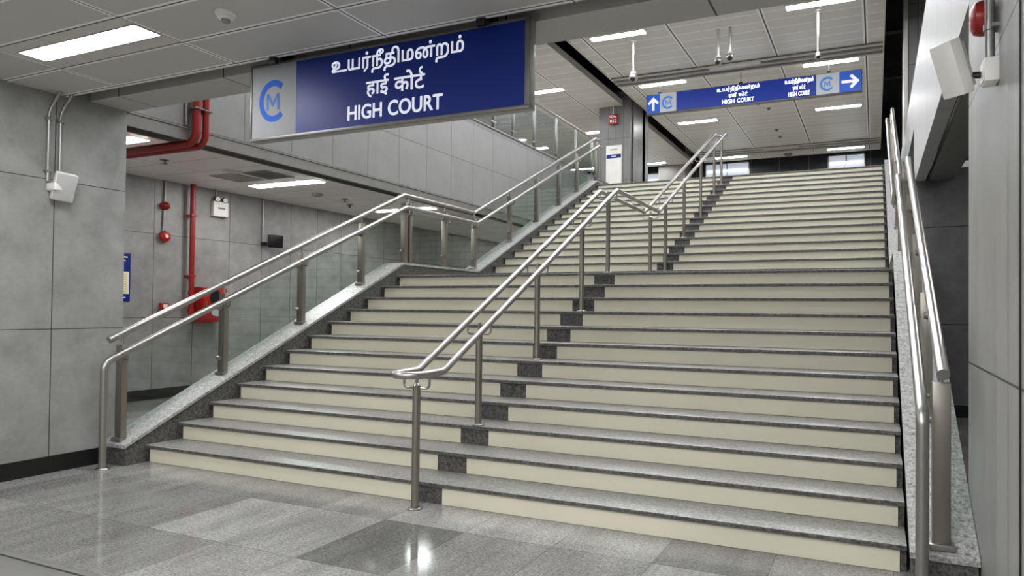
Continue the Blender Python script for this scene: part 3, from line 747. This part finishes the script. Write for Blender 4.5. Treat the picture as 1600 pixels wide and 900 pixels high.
tag(o, 'dark round sensor at the far edge of the upper ceiling', 'sensor')
o = build('ceiling_sensor', MB().lathe((4.85, 7.3, CEIL_U), (0, 0, -1), [(0.05, -0.002), (0.05, 0.02), (0.02, 0.03)], 16), 'alu_d')
tag(o, 'small round ceiling sensor above the stairs out of the picture', 'sensor')

# smoke detector of the lower ceiling
t = thing('smoke_detector', (2.351, -1.153, CEIL_L), 'white smoke detector on the lower ceiling right of the panel light', 'smoke detector')
build('base', MB().lathe((2.351, -1.153, CEIL_L), (0, 0, -1), [(0.058, -0.001), (0.058, 0.014), (0.05, 0.02), (0.046, 0.034), (0.03, 0.04)], 28), 'whitep', t)
build('sensor_chamber', MB().lathe((2.351, -1.153, CEIL_L - 0.04), (0, 0, -1), [(0.024, 0), (0.024, 0.012), (0.018, 0.02), (0.004, 0.022)], 20), 'grill', t)

# ---------------------------------------------------------------- left column: white speaker and two conduits
t = thing('wall_speaker', (-0.31, -0.59, 2.2), 'pale grey wedge speaker on the left grey wall', 'speaker')
yaw = math.radians(28)
mt = Matrix.Translation((-0.225, -0.575, 2.325)) @ Matrix.Rotation(math.radians(72), 4, 'Z') @ Matrix.Rotation(math.radians(16), 4, 'X') @ Matrix.Rotation(math.radians(7), 4, 'Y')
build('cabinet', MB().box(-0.072, 0.072, -0.03, 0.055, -0.115, 0.115, 0.012).xform(mt), 'whitep', t)
build('grille', MB().box(-0.066, 0.066, -0.036, -0.03, -0.108, 0.108, 0.002).xform(mt), 'greyp', t)
build('wall_bracket', MB().box(-0.31, -0.20, -0.66, -0.60, 2.29, 2.35, 0.005), 'whitep', t)
for y, zz, nm in ((-0.66, 2.36, 'left one of the two conduits running up from the wedge speaker'), (-0.575, 2.43, 'right one of the two conduits running up from the wedge speaker')):
    t = thing('conduit', (-0.297, y, zz), nm, 'conduit', 'conduits on the left wall')
    build('pipe', MB().tube(fillet([(-0.292, y, zz), (-0.292, y, 2.92), (-0.275, y + 0.02, 3.0), (-0.20, y + 0.03, CEIL_L)], [0.1, 0.05], 4), 0.0125, 14), 'galv', t)
    build('clamp', MB().box(-0.31, -0.276, y - 0.024, y + 0.024, 2.44, 2.458, 0.002), 'galv', t)
    build('clamp', MB().box(-0.31, -0.276, y - 0.024, y + 0.024, 2.86, 2.885, 0.002), 'galv', t)

# ---------------------------------------------------------------- corridor wall devices
XC = -3.85
t = thing('conduit', (XC, 2.73, 2.45), 'thin conduit above the two red alarm sounders', 'conduit')
build('pipe', MB().tube([(XC + 0.02, 2.72, 2.91), (XC + 0.02, 2.73, 3.228)], 0.016, 12), 'galv', t)
build('pipe', MB().tube([(XC + 0.02, 2.71, 2.48), (XC + 0.02, 2.72, 2.78)], 0.016, 12), 'galv', t)
t = thing('alarm_sounder', (XC, 2.72, 2.846), 'small red alarm sounder, upper of two on the corridor wall', 'fire alarm')
build('base', MB().lathe((XC, 2.72, 2.846), (1, 0, 0), [(0.06, 0), (0.06, 0.05), (0.05, 0.055)], 24), 'red', t)
build('dome', MB().lathe((XC + 0.055, 2.72, 2.846), (1, 0, 0), [(0.05, 0), (0.05, 0.02), (0.03, 0.045), (0.006, 0.055)], 24), 'red_d', t)
t = thing('fire_bell', (XC, 2.72, 2.39), 'round red fire bell, lower of two alarms on the corridor wall', 'fire alarm')
build('back_plate', MB().lathe((XC, 2.72, 2.39), (1, 0, 0), [(0.06, 0), (0.06, 0.03)], 24), 'red_d', t)
build('gong', MB().lathe((XC + 0.03, 2.72, 2.39), (1, 0, 0), [(0.083, 0), (0.083, 0.012), (0.075, 0.035), (0.045, 0.055), (0.02, 0.058)], 28), 'red', t)
build('centre_badge', MB().lathe((XC + 0.086, 2.72, 2.39), (1, 0, 0), [(0.022, 0), (0.022, 0.006), (0.004, 0.007)], 18), 'whitep', t)
t = thing('riser_pipe', (XC + 0.1, 3.10, 1.2), 'upright red fire pipe on the corridor wall beside the hose cabinet', 'pipe')
build('pipe', MB().tube([(XC + 0.11, 3.10, 1.20), (XC + 0.11, 3.10, 3.228)], 0.037, 18), 'red_d', t)
for z in (1.30, 1.44, 1.56):
    build('coupling', MB().cyl((XC + 0.11, 3.10, z - 0.03), (XC + 0.11, 3.10, z + 0.03), 0.046, 18), 'red', t)
for z in (1.83, 2.75):
    build('clamp', MB().box(XC, XC + 0.15, 3.055, 3.145, z - 0.012, z + 0.012, 0.003), 'red_d', t)
t = thing('hose_cabinet', (XC, 3.39, 1.115), 'red fire hose cabinet behind the left balustrade', 'fire cabinet')
build('body', MB().box(XC, XC + 0.235, 3.18, 3.60, 1.12, 1.66, 0.008), 'red', t)
dr = build('door', MB().box(XC + 0.235, XC + 0.26, 3.19, 3.595, 1.13, 1.65, 0.006), 'red', t)
def oval(cy, cz, ry_, rz_, x0, x1, n=28):
    return MB().prism([(cy + math.cos(2 * pi * i / n) * ry_, cz + math.sin(2 * pi * i / n) * rz_) for i in range(n)], 'x', x0, x1)
build('window', oval(3.40, 1.50, 0.10, 0.115, XC + 0.257, XC + 0.264), 'blk', dr)
build('window', oval(3.42, 1.275, 0.095, 0.062, XC + 0.257, XC + 0.264), 'greyp', dr)
build('handle', MB().box(XC + 0.26, XC + 0.275, 3.225, 3.25, 1.36, 1.44, 0.004), 'steel', dr)
t = thing('call_point', (XC, 2.72, 1.31), 'small red manual call point below the alarms on the corridor wall', 'call point')
build('box', MB().box(XC, XC + 0.06, 2.67, 2.79, 1.31, 1.41, 0.008), 'red', t)
build('press_panel', MB().box(XC + 0.06, XC + 0.064, 2.705, 2.765, 1.33, 1.39, 0.001), 'whitep', t)
t = thing('emergency_light', (XC, 3.60, 2.82), 'white twin lamp emergency light on the corridor wall', 'emergency light')
build('housing', MB().box(XC, XC + 0.08, 3.475, 3.735, 2.80, 3.04, 0.012), 'whitep', t)
build('print', MB().box(XC + 0.08, XC + 0.082, 3.55, 3.67, 2.92, 2.945), 'ink', t)
for y in (3.55, 3.685):
    l = build('lamp', MB().lathe((XC + 0.03, y, 3.085), (1, -0.3, -0.2), [(0.018, 0), (0.042, 0.03), (0.046, 0.06), (0.042, 0.07)], 20), 'blk', t)
    build('lens', MB().lathe((XC + 0.096, y - 0.02, 3.072), (1, -0.3, -0.2), [(0.038, 0), (0.03, 0.008), (0.004, 0.01)], 18), 'whitep', l)
build('cable_tube', MB().cyl((XC + 0.02, 3.56, 3.04), (XC + 0.02, 3.56, 3.228), 0.01), 'galv', t)
t = thing('wall_speaker', (XC, 4.55, 2.4), 'black square loudspeaker at the bottom of a conduit on the corridor wall', 'speaker')
mt = Matrix.Translation((XC + 0.17, 4.58, 2.50)) @ Matrix.Rotation(math.radians(58), 4, 'Z') @ Matrix.Rotation(math.radians(12), 4, 'X')
build('cabinet', MB().box(-0.115, 0.115, -0.06, 0.07, -0.105, 0.105, 0.01).xform(mt), 'blk', t)
build('grille', MB().box(-0.10, 0.10, -0.066, -0.06, -0.09, 0.09, 0.002).xform(mt), 'blk', t)
build('bracket', MB().box(XC, XC + 0.1, 4.42, 4.48, 2.42, 2.48, 0.006), 'blk', t)
t = thing('conduit', (XC, 4.45, 2.5), 'thin conduit above the black loudspeaker', 'conduit')
build('pipe', MB().cyl((XC + 0.018, 4.45, 2.48), (XC + 0.018, 4.45, 3.228), 0.016), 'galv', t)
t = thing('wall_poster', (XC, 2.0, 1.42), 'narrow blue notice with a pale table on the corridor wall', 'poster')
build('board', MB().box(XC, XC + 0.012, 1.75, 2.252, 1.424, 2.10), 'blue', t, smooth=0)
build('table_sheet', MB().box(XC + 0.012, XC + 0.014, 1.80, 2.235, 1.53, 1.84), 'paper', t, smooth=0)
for i in range(8):
    build('table_line', MB().box(XC + 0.014, XC + 0.0155, 1.84, 2.20, 1.555 + i * 0.034, 1.572 + i * 0.034), 'yel', t, smooth=0)
for z, a in ((2.04, 2.21), (1.99, 2.18), (1.47, 2.19)):
    build('caption_line', MB().box(XC + 0.012, XC + 0.014, 2.02, a, z, z + 0.016), 'white', t, smooth=0)

# corridor ceiling fittings
sprinkler(-2.492, 1.794, CEIL_C, 'sprinkler head nearest the red pipes in the corridor ceiling', 1.2)
sprinkler(-2.54, 5.0, CEIL_C, 'sprinkler head deeper in the corridor ceiling, past the light', 1.2)
sprinkler(-2.9, 5.5, CEIL_C, 'sprinkler head farthest in the corridor ceiling', 1.2)
o = build('ceiling_speaker', MB().lathe((-2.29, 2.62, CEIL_C), (0, 0, -1), [(0.13, -0.002), (0.13, 0.006), (0.12, 0.01), (0.02, 0.011)], 30), 'ltrim')
tag(o, 'round white flush speaker in the corridor ceiling', 'speaker')
o = build('ceiling_sensor', MB().lathe((-2.57, 4.41, CEIL_C), (0, 0, -1), [(0.09, -0.002), (0.09, 0.02), (0.05, 0.04), (0.01, 0.042)], 24), 'grill')
tag(o, 'grey round detector in the corridor ceiling right of the light', 'smoke detector')
for cx, cy, nm in ((-2.62, 2.95, 'closed grey square vent in the corridor ceiling'), (-2.02, 2.95, 'louvred square vent in the corridor ceiling, right of the closed one')):
    t = thing('ceiling_vent', (cx, cy, CEIL_C), nm, 'vent', 'vents in the corridor ceiling')
    fr = MB()
    for a in ((-0.25, 0.25, -0.25, -0.22), (-0.25, 0.25, 0.22, 0.25), (-0.25, -0.22, -0.22, 0.22), (0.22, 0.25, -0.22, 0.22)):
        fr.box(cx + a[0], cx + a[1], cy + a[2], cy + a[3], CEIL_C - 0.008, CEIL_C + 0.004)
    build('frame', fr, 'grill', t, smooth=0)
    if cx < -2.3: build('core', MB().box(cx - 0.22, cx + 0.22, cy - 0.22, cy + 0.22, CEIL_C - 0.004, CEIL_C + 0.004), 'grill', t, smooth=0)
    else:
        build('core', MB().box(cx - 0.22, cx + 0.22, cy - 0.22, cy + 0.22, CEIL_C - 0.002, CEIL_C + 0.004), 'blk', t, smooth=0)
        sl = MB()
        for i in range(9): sl.box(cx - 0.22, cx + 0.22, cy - 0.2 + i * 0.048, cy - 0.185 + i * 0.048, CEIL_C - 0.007, CEIL_C)
        build('louvre', sl, 'grill', t, smooth=0)

# red pipes bending from the fascia into the corridor
for y, x, r, nm in ((0.575, -0.245, 0.037, 'left one of the two red pipes dropping past the fascia'), (0.675, -0.245, 0.030, 'right one of the two red pipes dropping past the fascia')):
    t = thing('fire_pipe', (x, y, 3.1), nm, 'pipe', 'red pipes over the corridor opening')
    zz = 2.962 if r > 0.033 else 2.95
    build('pipe', MB().tube(fillet([(x, y, 4.0), (x, y, zz), (-2.6, y, zz)], 0.12, 8), r, 18), 'red_d', t)
    build('clamp', MB().box(-0.31, x + r + 0.012, y - r - 0.012, y + r + 0.012, 3.285, 3.30, 0.003), 'alu_d', t)
t = thing('conduit', (-0.29, 0.49, 3.1), 'thin grey conduit beside the red pipes on the fascia', 'conduit')
build('pipe', MB().tube([(-0.29, 0.50, 3.12), (-0.29, 0.50, 4.0)], 0.012, 12), 'galv', t)

# ---------------------------------------------------------------- right pillar devices
t = thing('panel_antenna', (6.18, -0.606, 2.437), 'white tilted box antenna on the right pillar', 'antenna')
a, b, g = -1.134, 0.143, 0.394
mt = Matrix.Translation((6.18, -0.606, 2.437)) @ Matrix.Rotation(a, 4, 'Z') @ Matrix.Rotation(g, 4, 'X') @ Matrix.Rotation(b, 4, 'Y')
build('housing', MB().box(-0.076, 0.076, -0.034, 0.016, -0.118, 0.118, 0.006).xform(mt), 'whitep', t)
build('back_shell', MB().box(-0.07, 0.07, 0.012, 0.034, -0.098, 0.098, 0.008).xform(mt), 'greyp', t)
build('status_window', MB().box(0.02, 0.05, 0.0335, 0.036, -0.08, -0.06).xform(mt), 'ink', t)
build('bracket', MB().tube([mt @ Vector((0, 0.03, -0.02)), (6.25, -0.63, 2.39), (6.279, -0.64, 2.385)], 0.014, 10), 'blk', t)
t = thing('junction_box', (6.31, -0.76, 2.30), 'small white junction box under the conduit on the right pillar', 'junction box')
build('box', MB().box(6.285, 6.34, -0.715, -0.615, 2.335, 2.435, 0.005), 'whitep', t)
build('lid', MB().box(6.280, 6.285, -0.709, -0.621, 2.341, 2.429, 0.002), 'whitep', t)
t = thing('conduit', (6.30, -0.70, 2.45), 'thick grey conduit rising above the junction box', 'conduit')
build('pipe', MB().cyl((6.31, -0.665, 2.43), (6.31, -0.665, 3.2), 0.019, 16), 'galv', t)
build('clamp', MB().cyl((6.31, -0.665, 2.56), (6.31, -0.665, 2.585), 0.025, 16).box(6.31, 6.34, -0.705, -0.625, 2.565, 2.58), 'galv', t)
t = thing('fire_bell', (6.34, -0.5, 2.65), 'red alarm bell seen side on behind the conduit on the right pillar', 'fire alarm')
build('back_plate', MB().lathe((6.34, -0.54, 2.665), (-1, 0, 0), [(0.05, 0), (0.05, 0.03)], 20), 'galv', t)
build('gong', MB().lathe((6.312, -0.54, 2.665), (-1, 0, 0), [(0.075, 0), (0.075, 0.02), (0.068, 0.045), (0.045, 0.06), (0.01, 0.064)], 28), 'red', t)

# ---------------------------------------------------------------- upper column signs
t = thing('information_panel', (-1.0, 13.8, 5.0), 'tall white panel with a blue band on the grey upper column', 'sign')
build('panel', MB().box(-1.242, -0.77, 13.80, 13.845, UPZ + 0.4, 6.07, 0.005), 'whitep', t)
build('blue_band', MB().box(-1.225, -0.787, 13.794, 13.80, 5.70, 5.81), 'blue', t, smooth=0)
build('print', MB().box(-1.12, -0.90, 13.795, 13.80, 5.93, 5.97), 'greyp', t, smooth=0)
build('print', MB().box(-1.08, -0.93, 13.790, 13.794, 5.745, 5.765), 'white', t, smooth=0)
t = thing('safety_sign', (-1.02, 13.8, 6.7), 'small red sign with white marks hung high on the upper column', 'sign')
build('plate', MB().box(-1.152, -0.877, 13.74, 13.77, 6.66, 6.95, 0.004), 'red', t)
mk = MB()
for x, z, ww, hh in ((-1.12, 6.86, .03, .06), (-1.07, 6.84, .05, .03), (-1.06, 6.88, .02, .05), (-1.0, 6.85, .035, .06), (-0.95, 6.84, .04, .04), (-1.10, 6.72, .05, .07), (-1.03, 6.71, .04, .04), (-1.02, 6.77, .05, .02), (-0.96, 6.71, .05, .03), (-0.94, 6.76, .03, .04)):
    mk.box(x, x + ww, 13.737, 13.741, z, z + hh)
build('print', mk, 'white', t, smooth=0)
build('hanger', MB().cyl((-1.015, 13.755, 6.95), (-1.015, 13.755, CEIL_U), 0.015), 'whitep', t)

# lit openings in the far wall
for x0, x1, z0, z1, nm in ((4.23, 5.48, 5.9, 7.30, 'lit window at the top of the stairs on the right'), (-0.5, 1.21, 5.9, 7.32, 'lit window behind the twin handrail at the top of the stairs'), (-4.2, -2.25, 5.9, 7.12, 'lit window just right of the grey upper column')):
    t = thing('lit_window', ((x0 + x1) / 2, 23, z0), nm, 'window', 'lit windows in the far wall')
    build('pane', MB().box(x0, x1, 22.95, 23.0, z0, z1), 'shop', t, smooth=0)
    fr = MB()
    for q in ((x0 - 0.04, x0, z0, z1), (x1, x1 + 0.04, z0, z1), (x0, x1, z1, z1 + 0.05), ((x0 + x1) / 2 - 0.02, (x0 + x1) / 2 + 0.02, z0, z1)):
        fr.box(q[0], q[1], 22.93, 23.0, q[2], q[3])
    build('frame', fr, 'alu', t, smooth=0)
    build('light_strip', MB().box(x0 + 0.05, x1 - 0.05, 22.9, 22.95, z1 - 0.32, z1 - 0.24), 'shopl', t, smooth=0)
